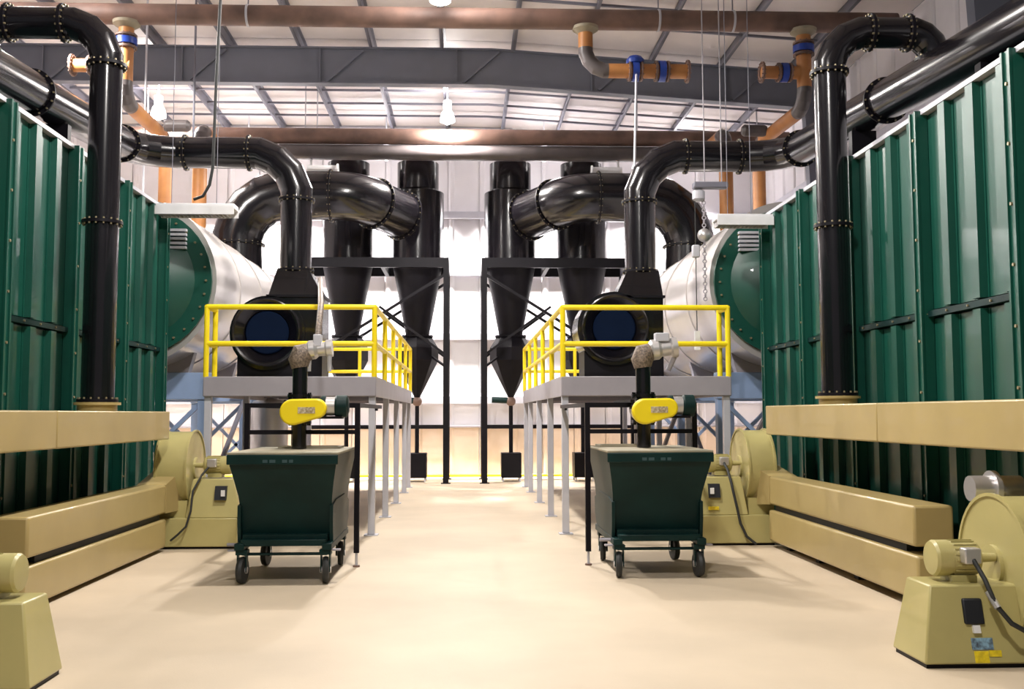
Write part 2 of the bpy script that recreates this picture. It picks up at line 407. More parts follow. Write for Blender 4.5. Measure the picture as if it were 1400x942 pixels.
def scroll(t, xa, xb, yc, zc, r, s, m='khaki2'):
    n = 40; pts = []
    for k in range(n):
        a = 2*PI*k/n
        pts.append((yc + math.cos(a)*r, zc + math.sin(a)*r))
    MB().prism([(xa, y, z) for y, z in pts], [(xb, y, z) for y, z in pts]).build('scroll', m, t)
    for x in (xa, xb):
        MB().lathe([(r+0.0, -0.012), (r+0.025, -0.012), (r+0.025, 0.012), (r, 0.012)], (x, yc, zc), (1, 0, 0), 40, True).build('rim', m, t)
    MB().lathe([(r*0.5, -0.02), (r*0.5, 0.07), (r*0.56, 0.07), (r*0.56, -0.02)], (xb, yc, zc), (s, 0, 0), 30, True).build('inlet_ring', m, t)
    MB().lathe([(r*0.3, -0.01), (r*0.3, 0.03), (r*0.12, 0.04)], (xa, yc, zc), (-s, 0, 0), 24).build('hub_plate', m, t)

for s in (-1, 1):
    sd = SIDE[s]
    X = lambda a, b: sorted((s*a, s*b))
    t = thing('dryer_fan', 'khaki blower on a khaki pedestal at the far end of the %s floor ducts' % sd, 'fan', (s*3.5, 13.9, 0), 'khaki blowers')
    ex = 0.08 if s > 0 else -0.04
    def Q(x, y, z): return (s*(x+ex), y+0.15, z)
    def QB(x0, x1, y0, y1, z0, z1): return MB().hexa([Q(x0,y0,z0),Q(x1,y0,z0),Q(x1,y1,z0),Q(x0,y1,z0),Q(x0,y0,z1),Q(x1,y0,z1),Q(x1,y1,z1),Q(x0,y1,z1)])
    QB(3.02, 4.08, 13.5, 14.35, 0.03, 0.40).build('pedestal', 'khaki2', t, bevel=0.012)
    QB(3.05, 4.05, 13.55, 14.3, 0.0, 0.03).build('plinth', 'blackm', t)
    MB().hexa([Q(2.98,13.52,0.4),Q(3.70,13.52,0.4),Q(3.70,14.2,0.4),Q(2.98,14.2,0.4),Q(3.10,13.66,0.90),Q(3.64,13.66,0.90),Q(3.64,14.1,0.90),Q(3.10,14.1,0.90)]).build('motor_base', 'khaki2', t, bevel=0.012)
    wnd = MB().hexa([Q(3.18,13.53,0.63),Q(3.33,13.53,0.63),Q(3.33,13.62,0.63),Q(3.18,13.62,0.63),Q(3.18,13.575,0.81),Q(3.33,13.575,0.81),Q(3.33,13.66,0.81),Q(3.18,13.66,0.81)]).build('window', 'hole', t)
    QB(3.19, 3.24, 13.515, 13.535, 0.68, 0.76).build('tag_plate', 'white', wnd)
    if s > 0: QB(3.16, 3.3, 13.515, 13.53, 0.47, 0.515).build('sticker', 'stick_y', t)
    xa, xb = (3.80, 4.15) if s > 0 else (3.66, 4.06)
    motor(t, s*(xa-0.47), 14.03, 1.07, s, 0.46, 0.125)
    scroll(t, s*xa, s*xb, 14.15, 1.02, 0.5, s)
    xd = 4.0 if s > 0 else 3.85; dz = 0.0 if s > 0 else -0.075
    MB().hexa([(s*(xa+0.02),14.1,0.50),(s*(xb-0.02),14.1,0.50),(s*(xd+0.37),13.45,0.56+dz),(s*xd,13.45,0.56+dz),(s*(xa+0.02),14.1,1.14),(s*(xb-0.02),14.1,1.14),(s*(xd+0.37),13.45,0.925+dz),(s*xd,13.45,0.925+dz)]).build('outlet_transition', 'beige', t)
    QB(xa-ex, xb-ex, 13.6, 14.3, 0.40, 0.62).build('scroll_saddle', 'khaki2', t)
    if s > 0: MB().tube([Q(3.42,13.72,1.1),Q(3.44,13.58,1.0),Q(3.46,13.48,0.85),Q(3.48,13.44,0.7),Q(3.52,13.42,0.5),Q(3.56,13.42,0.3),Q(3.64,13.42,0.13),Q(3.76,13.4,0.03)], 0.018, 10).build('power_cable', 'rubber', t, ang=40)
    else: MB().tube([Q(3.42,13.74,1.1),Q(3.52,13.62,0.95),Q(3.60,13.5,0.75),Q(3.61,13.46,0.5),Q(3.66,13.42,0.3),Q(3.76,13.42,0.2),Q(3.86,13.45,0.12)], 0.014, 10).build('power_cable', 'rubber', t, ang=40)
    # near blower
    dx, dy = (0, 0) if s > 0 else (-0.42, -0.38)
    def P(x, y, z): return (s*(x+dx), y+dy, z)
    t = thing('dryer_fan', 'khaki blower cut off by the %s edge of the photo, standing on the floor' % sd, 'fan', P(3.6, 7.3, 0), 'khaki blowers')
    MB().hexa([P(3.15,7.05,0.03),P(4.2,7.05,0.03),P(4.2,7.6,0.03),P(3.15,7.6,0.03),P(3.25,7.17,0.55),P(4.1,7.17,0.55),P(4.1,7.55,0.55),P(3.25,7.55,0.55)]).build('motor_base', 'khaki2', t, bevel=0.015)
    B(*sorted((P(3.17,0,0)[0], P(4.18,0,0)[0])), 7.08+dy, 7.58+dy, 0, 0.03).build('plinth', 'blackm', t)
    wn = MB().hexa([P(3.46,7.09,0.29),P(3.60,7.09,0.29),P(3.60,7.16,0.29),P(3.46,7.16,0.29),P(3.46,7.13,0.46),P(3.60,7.13,0.46),P(3.60,7.2,0.46),P(3.46,7.2,0.46)]).build('window', 'hole', t, bevel=0.012)
    MB().hexa([P(3.51,7.075,0.235),P(3.56,7.075,0.235),P(3.56,7.12,0.235),P(3.51,7.12,0.235),P(3.51,7.09,0.285),P(3.56,7.09,0.285),P(3.56,7.13,0.285),P(3.51,7.13,0.285)]).build('tag_plate', 'white', t)
    def stk(x0, x1, z0, z1, m, nm='sticker'):
        ya = 7.045 + (z0-0.03)*0.2308; yb = 7.045 + (z1-0.03)*0.2308
        MB().hexa([P(x0,ya,z0),P(x1,ya,z0),P(x1,ya+0.03,z0),P(x0,ya+0.03,z0),P(x0,yb,z1),P(x1,yb,z1),P(x1,yb+0.03,z1),P(x0,yb+0.03,z1)]).build(nm, m, t)
    stk(3.49, 3.64, 0.125, 0.20, 'stick_b'); stk(3.50, 3.60, 0.04, 0.115, 'stick_y'); stk(3.605, 3.69, 0.08, 0.12, 'stick_y')
    motor(t, P(3.40,0,0)[0], 7.36+dy, 0.71, s, 0.42, 0.13)
    scroll(t, P(3.86,0,0)[0], P(4.5,0,0)[0], 7.45+dy, 0.64, 0.5, s)
    MB().lathe([(0.10, 0.0), (0.10, 0.16), (0.14, 0.16), (0.14, 0.20), (0.10, 0.20), (0.10, 0.4)], P(3.95, 7.95, 1.16), (s, 0, 0), 24).build('air_inlet', 'alu', t)
    MB().cyl(P(4.15, 7.95, 0.75), P(4.15, 7.95, 1.12), 0.05, n=14).build('inlet_stub', 'alu', t)
    MB().tube([P(3.57,7.17,0.72),P(3.6,7.08,0.60),P(3.63,7.0,0.44),P(3.72,6.97,0.32),P(3.9,6.97,0.22),P(4.1,7.0,0.03)], 0.017, 10).build('power_cable', 'rubber', t, ang=40)
    MB().cyl(P(3.61,7.06,0.52), P(3.64,6.99,0.42), 0.024, n=10).build('cable_gland', 'alu', t)

# ================================================================== RISERS AND TOP DUCTS
for s in (-1, 1):
    sd = SIDE[s]
    rx = 4.34 if s > 0 else 4.17; rz = 1.95 if s > 0 else 1.89; fx = 3.03 if s > 0 else 2.90
    pipe_run('riser_duct', 'glossy black riser pipe in front of the %s green dryer, bent outward at its top' % sd, 'duct',
             [(s*rx, 11.8, rz), (s*rx, 11.8, 6.30), (s*5.62, 11.8, 6.30), (s*5.62, 11.8, 5.90)], 0.182, (0.50, 0.32), seg=4, ends=(True, True), group='black risers',
             extra=[((s*rx, 11.8, 3.95), (0,0,1))])
    t = pipe_run('exhaust_duct', 'black duct along the top of the %s green dryer, leading to the fan' % sd, 'duct',
             [(s*5.62, 5.0, 5.30), (s*5.62, 17.5, 6.24), (s*fx, 17.5, 6.24), (s*fx, 17.5, 4.18)], 0.268, 0.82, seg=4, group='black fan ducts',
             extra=[((s*5.62, 9.0, 5.60), (0,1,0.075)), ((s*5.62, 13.2, 5.916), (0,1,0.075))])
    for y, z in ((7.5, 5.24), (10.4, 5.44), (14.0, 5.71)):
        B(*sorted((s*5.45, s*5.8)), y, y+0.12, 4.80, z+0.02).build('saddle', 'blackm', t)

# ================================================================== DRUMS
for s in (-1, 1):
    sd = SIDE[s]; cx, cz, r = s*5.33, 3.88, 1.35
    t = thing('process_drum', 'large pale metal drum with a bolted green end plate behind the %s green dryer' % sd, 'drum', (cx, 16.4, 2.8), 'pale drums')
    MB().lathe([(r, 0), (r, 8.7)], (cx, 16.45, cz), (0,1,0), 48).build('shell', 'drum', t)
    for y in (18.2, 20.2, 22.2, 24.2):
        MB().lathe([(r-0.01, -0.03), (r+0.02, -0.03), (r+0.02, 0.03), (r-0.01, 0.03)], (cx, y, cz), (0,1,0), 48, True).build('band', 'drum', t)
    pl = MB().lathe([(1.19, 0.0), (1.19, 0.06), (0.5, 0.06), (0.5, 0.0)], (cx-s*0.1, 16.38, cz), (0,1,0), 40).build('end_plate', 'green', t)
    MB().lathe([(0.92, 0.0), (0.5, -0.2), (0.12, -0.24)], (cx-s*0.1, 16.38, cz), (0,1,0), 36).build('dished_head', 'green', t, ang=22)
    b = MB()
    for k in range(32):
        a = 2*PI*k/32; b.cyl((cx-s*0.1+math.cos(a)*1.1, 16.345, cz+math.sin(a)*1.1), (cx-s*0.1+math.cos(a)*1.1, 16.40, cz+math.sin(a)*1.1), 0.018, n=6)
    b.build('bolt_ring', 'bolt', pl, kind='stuff')
    for k in range(5):
        B(cx-s*0.72-0.17, cx-s*0.72+0.17, 16.28, 16.39, 4.38+0.07*k, 4.42+0.07*k).build('louver_slat', 'lgrey', t)
    # blue trestles
    t2 = thing('drum_trestle', 'pale blue braced steel trestle carrying the %s drum' % sd, 'trestle', (cx, 17.4, 0), 'blue trestles')
    for y in (17.4, 20.6, 24.2):
        B(cx-1.05, cx+1.05, y-0.12, y+0.12, 2.0, 2.45).build('cross_beam', 'bsteel', t2, bevel=0.01)
        MB().hexa([(cx-0.7,y-0.1,2.45),(cx+0.7,y-0.1,2.45),(cx+0.7,y+0.1,2.45),(cx-0.7,y+0.1,2.45),(cx-0.8,y-0.1,2.82),(cx+0.8,y-0.1,2.82),(cx+0.8,y+0.1,2.82),(cx-0.8,y+0.1,2.82)]).build('saddle', 'grey', t2)
        for x in (cx-0.95, cx+0.95):
            B(x-0.09, x+0.09, y-0.09, y+0.09, 0, 2.0).build('leg', 'bsteel', t2, bevel=0.01)
        for p, q in (((cx-0.9,y,0.15),(cx+0.9,y,1.95)), ((cx+0.9,y,0.15),(cx-0.9,y,1.95))):
            MB().bar(p, q, 0.07, 0.07).build('brace', 'bsteel', t2)
    for x in (cx-0.95, cx+0.95):
        for p, q in (((x,17.5,0.2),(x,20.5,2.0)), ((x,20.7,2.0),(x,24.1,0.2))):
            MB().bar(p, q, 0.07, 0.07).build('brace', 'purlin', t2)
        B(x-0.06, x+0.06, 17.52, 20.48, 2.2, 2.4).build('long_beam', 'bsteel', t2)
# silver tank under left platform
t = thing('storage_tank', 'silver grey upright tank behind the left hopper, beneath the platform', 'tank', (-3.75, 19.8, 0))
MB().lathe([(0.34, 0.12), (0.36, 0.16), (0.36, 1.9), (0.3, 2.0), (0.08, 2.06)], (-3.75, 19.8, 0)).build('vessel', 'alu', t)
for k in range(3):
    a = k*2.1; MB().cyl((-3.75+0.28*math.cos(a), 19.8+0.28*math.sin(a), 0), (-3.75+0.28*math.cos(a), 19.8+0.28*math.sin(a), 0.2), 0.03, n=10).build('leg', 'grey', t)

# ================================================================== PLATFORMS
PY0, PY1 = 15.0, 24.9; DZ = 2.28
for s in (-1, 1):
    sd = SIDE[s]; xi, xo = (1.30, 3.80) if s < 0 else (1.41, 3.93)
    t = thing('access_platform', 'grey steel access platform with yellow guard rails, %s of the aisle' % sd, 'platform', (s*(xi+xo)/2, PY0, 0), 'platforms')
    X = lambda a, b: sorted((s*a, s*b))
    B(*X(xi+0.04, xo-0.04), PY0+0.04, PY1-0.04, DZ-0.06, DZ).build('deck', 'grey', t)
    B(*X(xi, xo), PY0, PY0+0.04, DZ-0.27, DZ+0.02).build('front_fascia', 'grey', t, bevel=0.012)
    B(*X(xi, xi+0.04), PY0+0.04, PY1, DZ-0.27, DZ+0.02).build('side_fascia', 'grey', t)
    B(*X(xo-0.04, xo), PY0+0.04, PY1, DZ-0.27, DZ+0.02).build('side_fascia', 'grey', t)
    B(*X(xi+0.04, xo-0.04), PY1-0.04, PY1, DZ-0.27, DZ+0.02).build('rear_fascia', 'grey', t)
    for k in range(8):
        y = PY0+0.7+1.2*k
        B(*X(xi+0.05, xo-0.05), y, y+0.08, DZ-0.22, DZ-0.06).build('joist', 'purlin', t)
    ys = [PY0+0.1, 17.7, 20.4, 23.1, 24.8]
    for x in (xi+0.06, xo-0.06):
        for y in ys:
            lg = B(s*x-0.05, s*x+0.05, y-0.05, y+0.05, 0.015, DZ-0.2).build('leg', 'lgrey', t, bevel=0.008)
            B(s*x-0.1, s*x+0.1, y-0.1, y+0.1, 0, 0.015).build('base_plate', 'lgrey', lg)
    # rails : posts and rails in yellow tube
    rr = 0.04; ZT, ZM = 3.32, 2.78
    def rail(p, q, r=rr): MB().cyl(p, q, r, n=12).build('rail', 'yellow', t)
    for z in (ZT, ZM):
        rail((s*(xi+0.03), PY0+0.04, z), (s*(xo-0.03), PY0+0.04, z))
        rail((s*(xi+0.03), PY0+0.04, z), (s*(xi+0.03), PY1-0.05, z))
        rail((s*(xi+0.03), PY1-0.05, z), (s*(xo-0.03), PY1-0.05, z))
        rail((s*(xo-0.03), PY0+0.04, z), (s*(xo-0.03), PY0+0.55, z))
    for x, y in [(xi+0.03, y) for y in (PY0+0.04, 17.0, 18.95, 20.9, 22.85, PY1-0.05)] + [(xo-0.03, PY0+0.04), (xo-0.03, PY0+0.55), (xo-0.03, PY1-0.05), ((xi+xo)/2, PY1-0.05)]:
        MB().cyl((s*x, y, DZ), (s*x, y, ZT), rr, n=12).build('rail_post', 'yellow', t)

# ================================================================== PROCESS FANS ON THE PLATFORMS
for s in (-1, 1):
    sd = SIDE[s]; cx = -3.28 if s < 0 else 2.50; ox = (-2.90 if s < 0 else 3.03); zc = 3.10 if s < 0 else 3.18; r = 0.62; ba, bb = (-3.28, -2.38) if s < 0 else (2.53, 3.34); y0, y1 = 17.05, 17.95
    t = thing('process_fan', 'black centrifugal fan with a round open inlet on the %s platform' % sd, 'fan', (cx, 17.5, DZ), 'black fans')
    pts = [(cx+math.cos(2*PI*k/40)*r, zc+math.sin(2*PI*k/40)*r) for k in range(40)]
    MB().prism([(x, y0, z) for x, z in pts], [(x, y1, z) for x, z in pts]).build('scroll', 'black', t)
    MB().hexa([(ba,y0+0.05,2.9),(bb,y0+0.05,2.9),(bb,y1-0.05,2.9),(ba,y1-0.05,2.9),(ba,y0+0.05,3.72),(bb,y0+0.05,3.72),(bb,y1-0.05,3.72),(ba,y1-0.05,3.72)]).build('outlet_box', 'black', t)
    MB().hexa([(ba,y0+0.03,3.72),(bb,y0+0.03,3.72),(bb,y1-0.03,3.72),(ba,y1-0.03,3.72),(ox-0.27,17.23,4.18),(ox+0.27,17.23,4.18),(ox+0.27,17.77,4.18),(ox-0.27,17.77,4.18)]).build('transition', 'black', t)
    B(ba-0.03, bb+0.03, y0, y1, 3.70, 3.74).build('flange', 'blackm', t)
    MB().hexa([(cx-0.5,y0+0.06,DZ),(bb,y0+0.06,DZ),(bb,y1,DZ),(cx-0.5,y1,DZ),(cx-0.5,y0+0.08,2.9),(bb,y0+0.08,2.9),(bb,y1,2.9),(cx-0.5,y1,2.9)]).build('pedestal', 'blackm', t)
    MB().lathe([(0.56, 0.0), (0.56, -0.14), (0.54, -0.16), (0.51, -0.15), (0.37, 0.0)], (cx, y0, zc), (0,1,0), 40).build('inlet_cone', 'black', t)
    MB().lathe([(0.36, 0.0), (0.34, -0.02)], (cx, y0, zc), (0,1,0), 32).build('inlet_shade_disc', 'inlet_shade', t)  # flat disc, not a hole: the inlet's inner shade is painted on

# ================================================================== CYCLONES
for s in (-1, 1):
    sd = SIDE[s]; YC = 26.98
    for xc, which in ((1.26 if s < 0 else 1.2, 'nearer the aisle'), (3.1, 'farther from the aisle')):
        x = s*xc
        t = thing('cyclone', 'tall black cyclone with conical bottom in the %s pair, %s' % (sd, which), 'cyclone', (x, YC, 2.1), 'black cyclones')
        MB().lathe([(0.55, 7.55), (0.55, 8.4), (0.5, 8.42)], (x, YC, 0), n=36).build('top_tube', 'black', t)
        MB().lathe([(0.67, 5.72), (0.69, 5.74), (0.69, 7.6), (0.54, 7.68)], (x, YC, 0), n=36).build('barrel', 'black', t)
        MB().lathe([(0.30, 3.78), (0.67, 5.72)], (x, YC, 0), n=36).build('cone', 'blackm', t)
        MB().lathe([(0.07, 2.18), (0.55, 3.15), (0.55, 3.48), (0.36, 3.8)], (x, YC, 0), n=8).build('hopper', 'blackm', t, ang=5)
        MB().flange((x, YC, 3.79), (0,0,1), 0.36, nb=16).build('flange', 'blackm', t)
        B(x-0.06, x+0.06, YC-0.56, YC-0.5, 4.75, 4.86).build('name_plate', 'plate', t) if False else None
        tv = thing('dust_valve', 'small dust valve and drop pipe under the %s cyclone %s' % (sd, which), 'valve', (x, YC, 0.74), 'dust valves')
        MB().ball((x, YC, 2.08), 0.13).build('valve_body', 'rust' if xc < 2 else 'blackm', tv, ang=60)
        MB().cyl((x, YC, 0.74), (x, YC, 2.0), 0.055, n=14).build('drop_pipe', 'blackm', tv)
        MB().cyl((x-0.05, YC, 2.1), (x-0.5, YC, 2.12), 0.08, n=16).build('gear_motor', 'dkgreen', tv)
        bx = thing('dust_box', 'black dust collecting box on short legs under the %s cyclone %s' % (sd, which), 'box', (x, YC, 0), 'dust boxes')
        B(x-0.26, x+0.26, YC-0.3, YC+0.3, 0.1, 0.74).build('box_body', 'blackm', bx, bevel=0.01)
        for i in (-1, 1):
            for j in (-1, 1): B(x+i*0.22-0.02, x+i*0.22+0.02, YC+j*0.26-0.02, YC+j*0.26+0.02, 0, 0.1).build('leg', 'lgrey', bx)
    t = thing('cyclone_stand', 'black steel post frame holding the %s pair of cyclones' % sd, 'frame', (s*2.2, 26.6, 0), 'cyclone frames')
    for x in (0.49, 4.3):
        for y in (26.1, 27.85):
            B(s*x-0.07, s*x+0.07, y-0.07, y+0.07, 0, 5.75).build('post', 'blackm', t)
            B(s*x-0.12, s*x+0.12, y-0.12, y+0.12, 0, 0.02).build('base_plate', 'blackm', t)
    for y in (26.1, 27.85):
        B(*sorted((s*0.42, s*4.37)), y-0.06, y+0.06, 5.5, 5.75).build('top_beam', 'blackm', t)
        B(*sorted((s*0.54, s*4.23)), y-0.04, y+0.04, 1.38, 1.46).build('tie_bar', 'blackm', t)
        MB().bar((s*0.55, y, 5.3), (s*4.2, y, 3.0), 0.07, 0.07).build('brace', 'blackm', t)
        MB().bar((s*0.55, y+0.08, 3.3), (s*2.2, y+0.08, 4.5), 0.06, 0.06).build('brace', 'blackm', t)
    for x in (0.47, 2.12, 4.3):
        B(s*x-0.05, s*x+0.05, 26.16, 27.79, 5.5, 5.72).build('side_beam', 'blackm', t)
    MB().bar((s*0.49, 26.2, 2.95), (s*0.88, 26.65, 3.25), 0.05, 0.05).build('stay', 'blackm', t)
    # big swept inlet duct
    pipe_run('inlet_duct', 'thick black swept duct arching over to the %s cyclone by the aisle' % sd, 'duct',
             [(s*5.45, 24.5, 5.15), (s*5.45, 24.5, 7.0), (s*2.6, 24.5, 7.0), (s*1.62, 25.9, 6.8)], 0.59, 1.2, seg=5, n=36, flw=0.06, group='inlet ducts')
    MB  # (end of side)

# ================================================================== HOPPERS (tilting bins)
def hopper(s):
    sd = SIDE[s]; cx = -1.88 if s < 0 else 2.08; y0 = 10.70 if s < 0 else 10.92
    t = thing('tilting_hopper', 'dark green wheeled self-dumping hopper with a lid, %s of the aisle' % sd, 'hopper', (cx, y0+0.8, 0), 'hoppers')
    def q(x, y, z): return (cx+x, y0+y, z)
    # body loops : (z, half width, y front, y back)
    L = [(1.33, 0.555, 0.0, 1.75), (1.22, 0.545, 0.01, 1.75), (1.05, 0.512, 0.10, 1.74), (0.90, 0.488, 0.19, 1.72), (0.70, 0.472, 0.27, 1.68), (0.44, 0.462, 0.33, 1.6)]
    vs = []; fs = []
    for z, hw, ya, yb in L: vs += [q(-hw, ya, z), q(hw, ya, z), q(hw, yb, z), q(-hw, yb, z)]
    for i in range(5):
        for k in range(4): fs.append((i*4+k, i*4+(k+1) % 4, (i+1)*4+(k+1) % 4, (i+1)*4+k))
    fs += [(0,1,2,3), (20,23,22,21)]
    MB().add(vs, fs).build('body', 'dkgreen', t, ang=30)
    MB().box(cx-0.57, cx+0.57, y0-0.03, y0-0.002, 1.235, 1.335).build('lip', 'dkgreen', t, bevel=0.008)
    for x, wd in ((-0.2, 0.05), (-0.13, 0.06), (0.0, 0.05), (0.07, 0.04)):
        B(cx+x, cx+x+wd, y0-0.033, y0-0.029, 1.255, 1.285).build('stencil', 'stencil', t)
    li = MB().box(cx-0.57, cx+0.57, y0-0.02, y0+1.77, 1.335, 1.36).build('lid', 'dust', t, bevel=0.006)
    fr = MB(); xa, xb = (-0.25, 0.45) if s < 0 else (-0.5, 0.1)
    for a in ((xa, xb, 1.1, 1.13), (xa, xb, 1.52, 1.55), (xa, xa+0.03, 1.13, 1.52), (xb-0.03, xb, 1.13, 1.52)):
        fr.box(cx+a[0], cx+a[1], y0+a[2], y0+a[3], 1.36, 1.385)
    fr.build('lid_frame', 'dust', li)
    # side plates (rockers) with curved lower edge
    for sx in (-1, 1):
        x0 = cx+sx*0.462; x1 = cx+sx*0.497
        prof = [(0.24, 0.42), (0.2, 0.62), (0.20, 0.80), (0.5, 0.84), (1.3, 0.84), (1.66, 0.74), (1.64, 0.55), (1.5, 0.43)]
        MB().prism([(x0, y0+a, b) for a, b in prof], [(x1, y0+a, b) for a, b in prof]).build('rocker', 'dkgreen', t)
        B(*sorted((cx+sx*0.40, cx+sx*0.50)), y0+0.08, y0+1.62, 0.35, 0.42).build('side_rail', 'dkgreen', t, bevel=0.008)
        B(*sorted((cx+sx*0.40, cx+sx*0.58)), y0+0.14, y0+0.22, 0.335, 0.35).build('bumper', 'grey', t)
    B(cx-0.44, cx+0.44, y0+0.10, y0+0.20, 0.39, 0.46).build('front_shelf', 'dkgreen', t, bevel=0.01)
    B(cx-0.44, cx+0.44, y0+0.20, y0+0.6, 0.43, 0.50).build('base_plate', 'dkgreen', t)
    for y in (0.2, 1.5):
        MB().cyl((cx-0.44, y0+y, 0.30), (cx+0.44, y0+y, 0.30), 0.016, n=8).build('cross_bar', 'dkgreen', t)
    for sx in (-1, 1):
        for y in (0.17, 1.45):
            c = Vector((cx+sx*0.43, y0+y, 0.14))
            k = B(c.x-0.06, c.x+0.06, c.y-0.06, c.y+0.06, 0.30, 0.35)
            for d in (-1, 1): k.box(c.x+d*0.045-0.006, c.x+d*0.045+0.006, c.y-0.04, c.y+0.04, 0.12, 0.31)
            cs = k.build('caster_fork', 'dkgreen', t)
            MB().lathe([(0.06, -0.035), (0.13, -0.03), (0.14, 0), (0.13, 0.03), (0.06, 0.035)], c, (1,0.12*sx,0), 24).build('wheel', 'rubber', cs)
            MB().cyl(c-Vector((0.055,0,0)), c+Vector((0.055,0,0)), 0.035, n=12).build('axle', 'alu', cs)
    MB().cyl((cx-0.62, y0+0.3, 0.385), (cx-0.45, y0+0.3, 0.385), 0.018, n=8).build('latch_lever', 'grey', t)
    return cx, y0
HP = {s: hopper(s) for s in (-1, 1)}

# ================================================================== VALVE STANDS + ROTARY VALVES
for s in (-1, 1):
    sd = SIDE[s]; xi, xo = (1.25, 2.52) if s < 0 else (1.43, 2.69); X = lambda a, b: sorted((s*a, s*b))
    ya, yb = 12.0, 13.0
    t = thing('valve_stand', 'thin black post stand straddling the %s hopper' % sd, 'stand', (s*xi, ya, 0), 'valve stands')
    for x in (xi, xo):
        p = B(s*x-0.03, s*x+0.03, ya-0.03, ya+0.03, 0.16, 1.88).build('post', 'blackm', t)
        MB().cyl((s*x, ya, 0.02), (s*x, ya, 0.17), 0.015, n=8).build('levelling_foot', 'lgrey', p)
        MB().cyl((s*x, ya, 0.0), (s*x, ya, 0.02), 0.04, n=12).build('foot_pad', 'rust', p)
        B(s*x-0.025, s*x+0.025, ya+0.03, 15.15, 1.83, 1.88).build('top_bar', 'blackm', t)
    B(*X(xi+0.03, xi+0.07), 15.05, 15.15, 1.80, 1.88).build('bracket', 'blackm', t)
    B(*X(xo-0.025, xo+0.025), 15.10, 15.15, 1.88, 2.07).build('bracket', 'blackm', t)
    B(*X(xi+0.03, xo-0.03), ya-0.025, ya+0.025, 1.83, 1.88).build('cross_bar', 'blackm', t)
    B(*X(xi+0.025, xo-0.025), yb-0.025, yb+0.025, 1.83, 1.88).build('cross_bar', 'blackm', t)
    B(*X(xi+0.03, xo-0.03), ya-0.02, ya+0.02, 1.52, 1.57).build('tie_bar', 'blackm', t)
    px_ = -1.88 if s < 0 else 2.05; pf = 11.75
    for dx in (-0.14, 0.14):
        B(px_+dx-0.025, px_+dx+0.025, pf-0.1, yb, 1.88, 1.91).build('valve_bar', 'blackm', t)
    v = thing('rotary_valve', 'rotary valve with yellow belt guard and motor above the %s hopper' % sd, 'valve', (px_, pf, 1.36), 'rotary valves')
    MB().cyl((px_, pf, 1.365), (px_, pf, 1.66), 0.082, n=24).build('drop_pipe', 'black', v)
    MB().flange((px_, pf, 1.66), (0,0,1), 0.085, nb=8).build('flange', 'black', v)
    MB().lathe([(0.14, -0.16), (0.14, 0.16)], (px_, pf, 1.80), (0,1,0), 28).build('rotor_housing', 'black', v)
    MB().cyl((px_, pf, 1.92), (px_, pf, 2.30), 0.085, n=24).build('inlet_pipe', 'black', v)
    MB().flange((px_, pf, 1.96), (0,0,1), 0.09, nb=8).build('flange', 'black', v)
    # belt guard : stadium of two radii
    gx0, gx1, gz0, gz1, r0, r1 = px_-0.03, px_+0.23, 1.775, 1.815, 0.145, 0.11
    pr = []
    for k in range(13):
        a = PI/2 + PI*k/12 + 0.13; pr.append((gx0+math.cos(a)*r0, gz0+math.sin(a)*r0))
    for k in range(13):
        a = -PI/2 + PI*k/12 + 0.13; pr.append((gx1+math.cos(a)*r1, gz1+math.sin(a)*r1))
    g = MB().prism([(x, pf-0.32, z) for x, z in pr], [(x, pf-0.2, z) for x, z in pr]).build('belt_guard', 'yellow', v, bevel=0.02, ang=35)
    B(px_+0.03, px_+0.22, pf-0.325, pf-0.315, 1.76, 1.83).build('rating_plate', 'plate', g)
    MB().bar((px_, pf-0.2, 1.80), (px_, pf-0.14, 1.80), 0.06, 0.06).build('shaft', 'alu', v)
    mo = MB().lathe([(0.06, 0.0), (0.105, 0.02), (0.105, 0.16), (0.09, 0.18)], (px_+0.26, pf-0.12, 1.84), (1,0,0), 24).build('gear_motor', 'alu', v)
    MB().lathe([(0.115, 0.16), (0.125, 0.18), (0.125, 0.29), (0.07, 0.31)], (px_+0.26, pf-0.12, 1.84), (1,0,0), 24).build('motor_cover', 'dkgreen', mo)
    MB().lathe([(0.115, 0.0), (0.12, 0.02), (0.12, 0.05), (0.1, 0.06)], (px_+0.26, pf-0.12, 1.84), (1,0,0), 24).build('motor_flange', 'dkgreen', mo)
    B(px_+0.1, px_+0.5, pf-0.2, pf+0.0, 1.70, 1.73).build('motor_bracket', 'blackm', v)
    MB().bar((px_+0.12, pf-0.02, 1.74), (px_+0.1, pf-0.02, 1.82), 0.06, 0.03).build('bracket_arm', 'blackm', v)
    # braided connector and sampling valve
    MB().tube([(px_, pf, 2.28), (px_-0.01, pf, 2.36), (px_+0.02, pf, 2.44), (px_+0.12, pf+0.02, 2.48)], [0.10, 0.125, 0.12, 0.09], 20).build('braided_sleeve', 'mesh', v, ang=40)
    if s < 0:
        MB().lathe([(0.09, 0), (0.11, 0.02), (0.11, 0.08), (0.08, 0.12), (0.08, 0.2), (0.10, 0.22), (0.10, 0.28)], (px_+0.08, pf+0.02, 2.48), (1,0,0.1), 22).build('valve_body', 'alu', v)
        MB().tube([(px_+0.19, pf+0.02, 2.54), (px_+0.19, pf+0.1, 2.75), (px_+0.17, pf+0.4, 3.05), (-2.42, 17.05, 4.0)], 0.036, 14).build('sample_pipe', 'mesh', v, ang=40)
        for q in (0.04, 0.27): MB().tube([(px_+q+0.06, pf, 2.46), (px_+q+0.06, pf, 2.24)], [0.028, 0.022], 12).build('drain_tube', 'lgrey', v)
        B(px_+0.15, px_+0.24, pf-0.06, pf+0.06, 2.52, 2.66).build('actuator', 'lgrey', v, bevel=0.01)
    else:
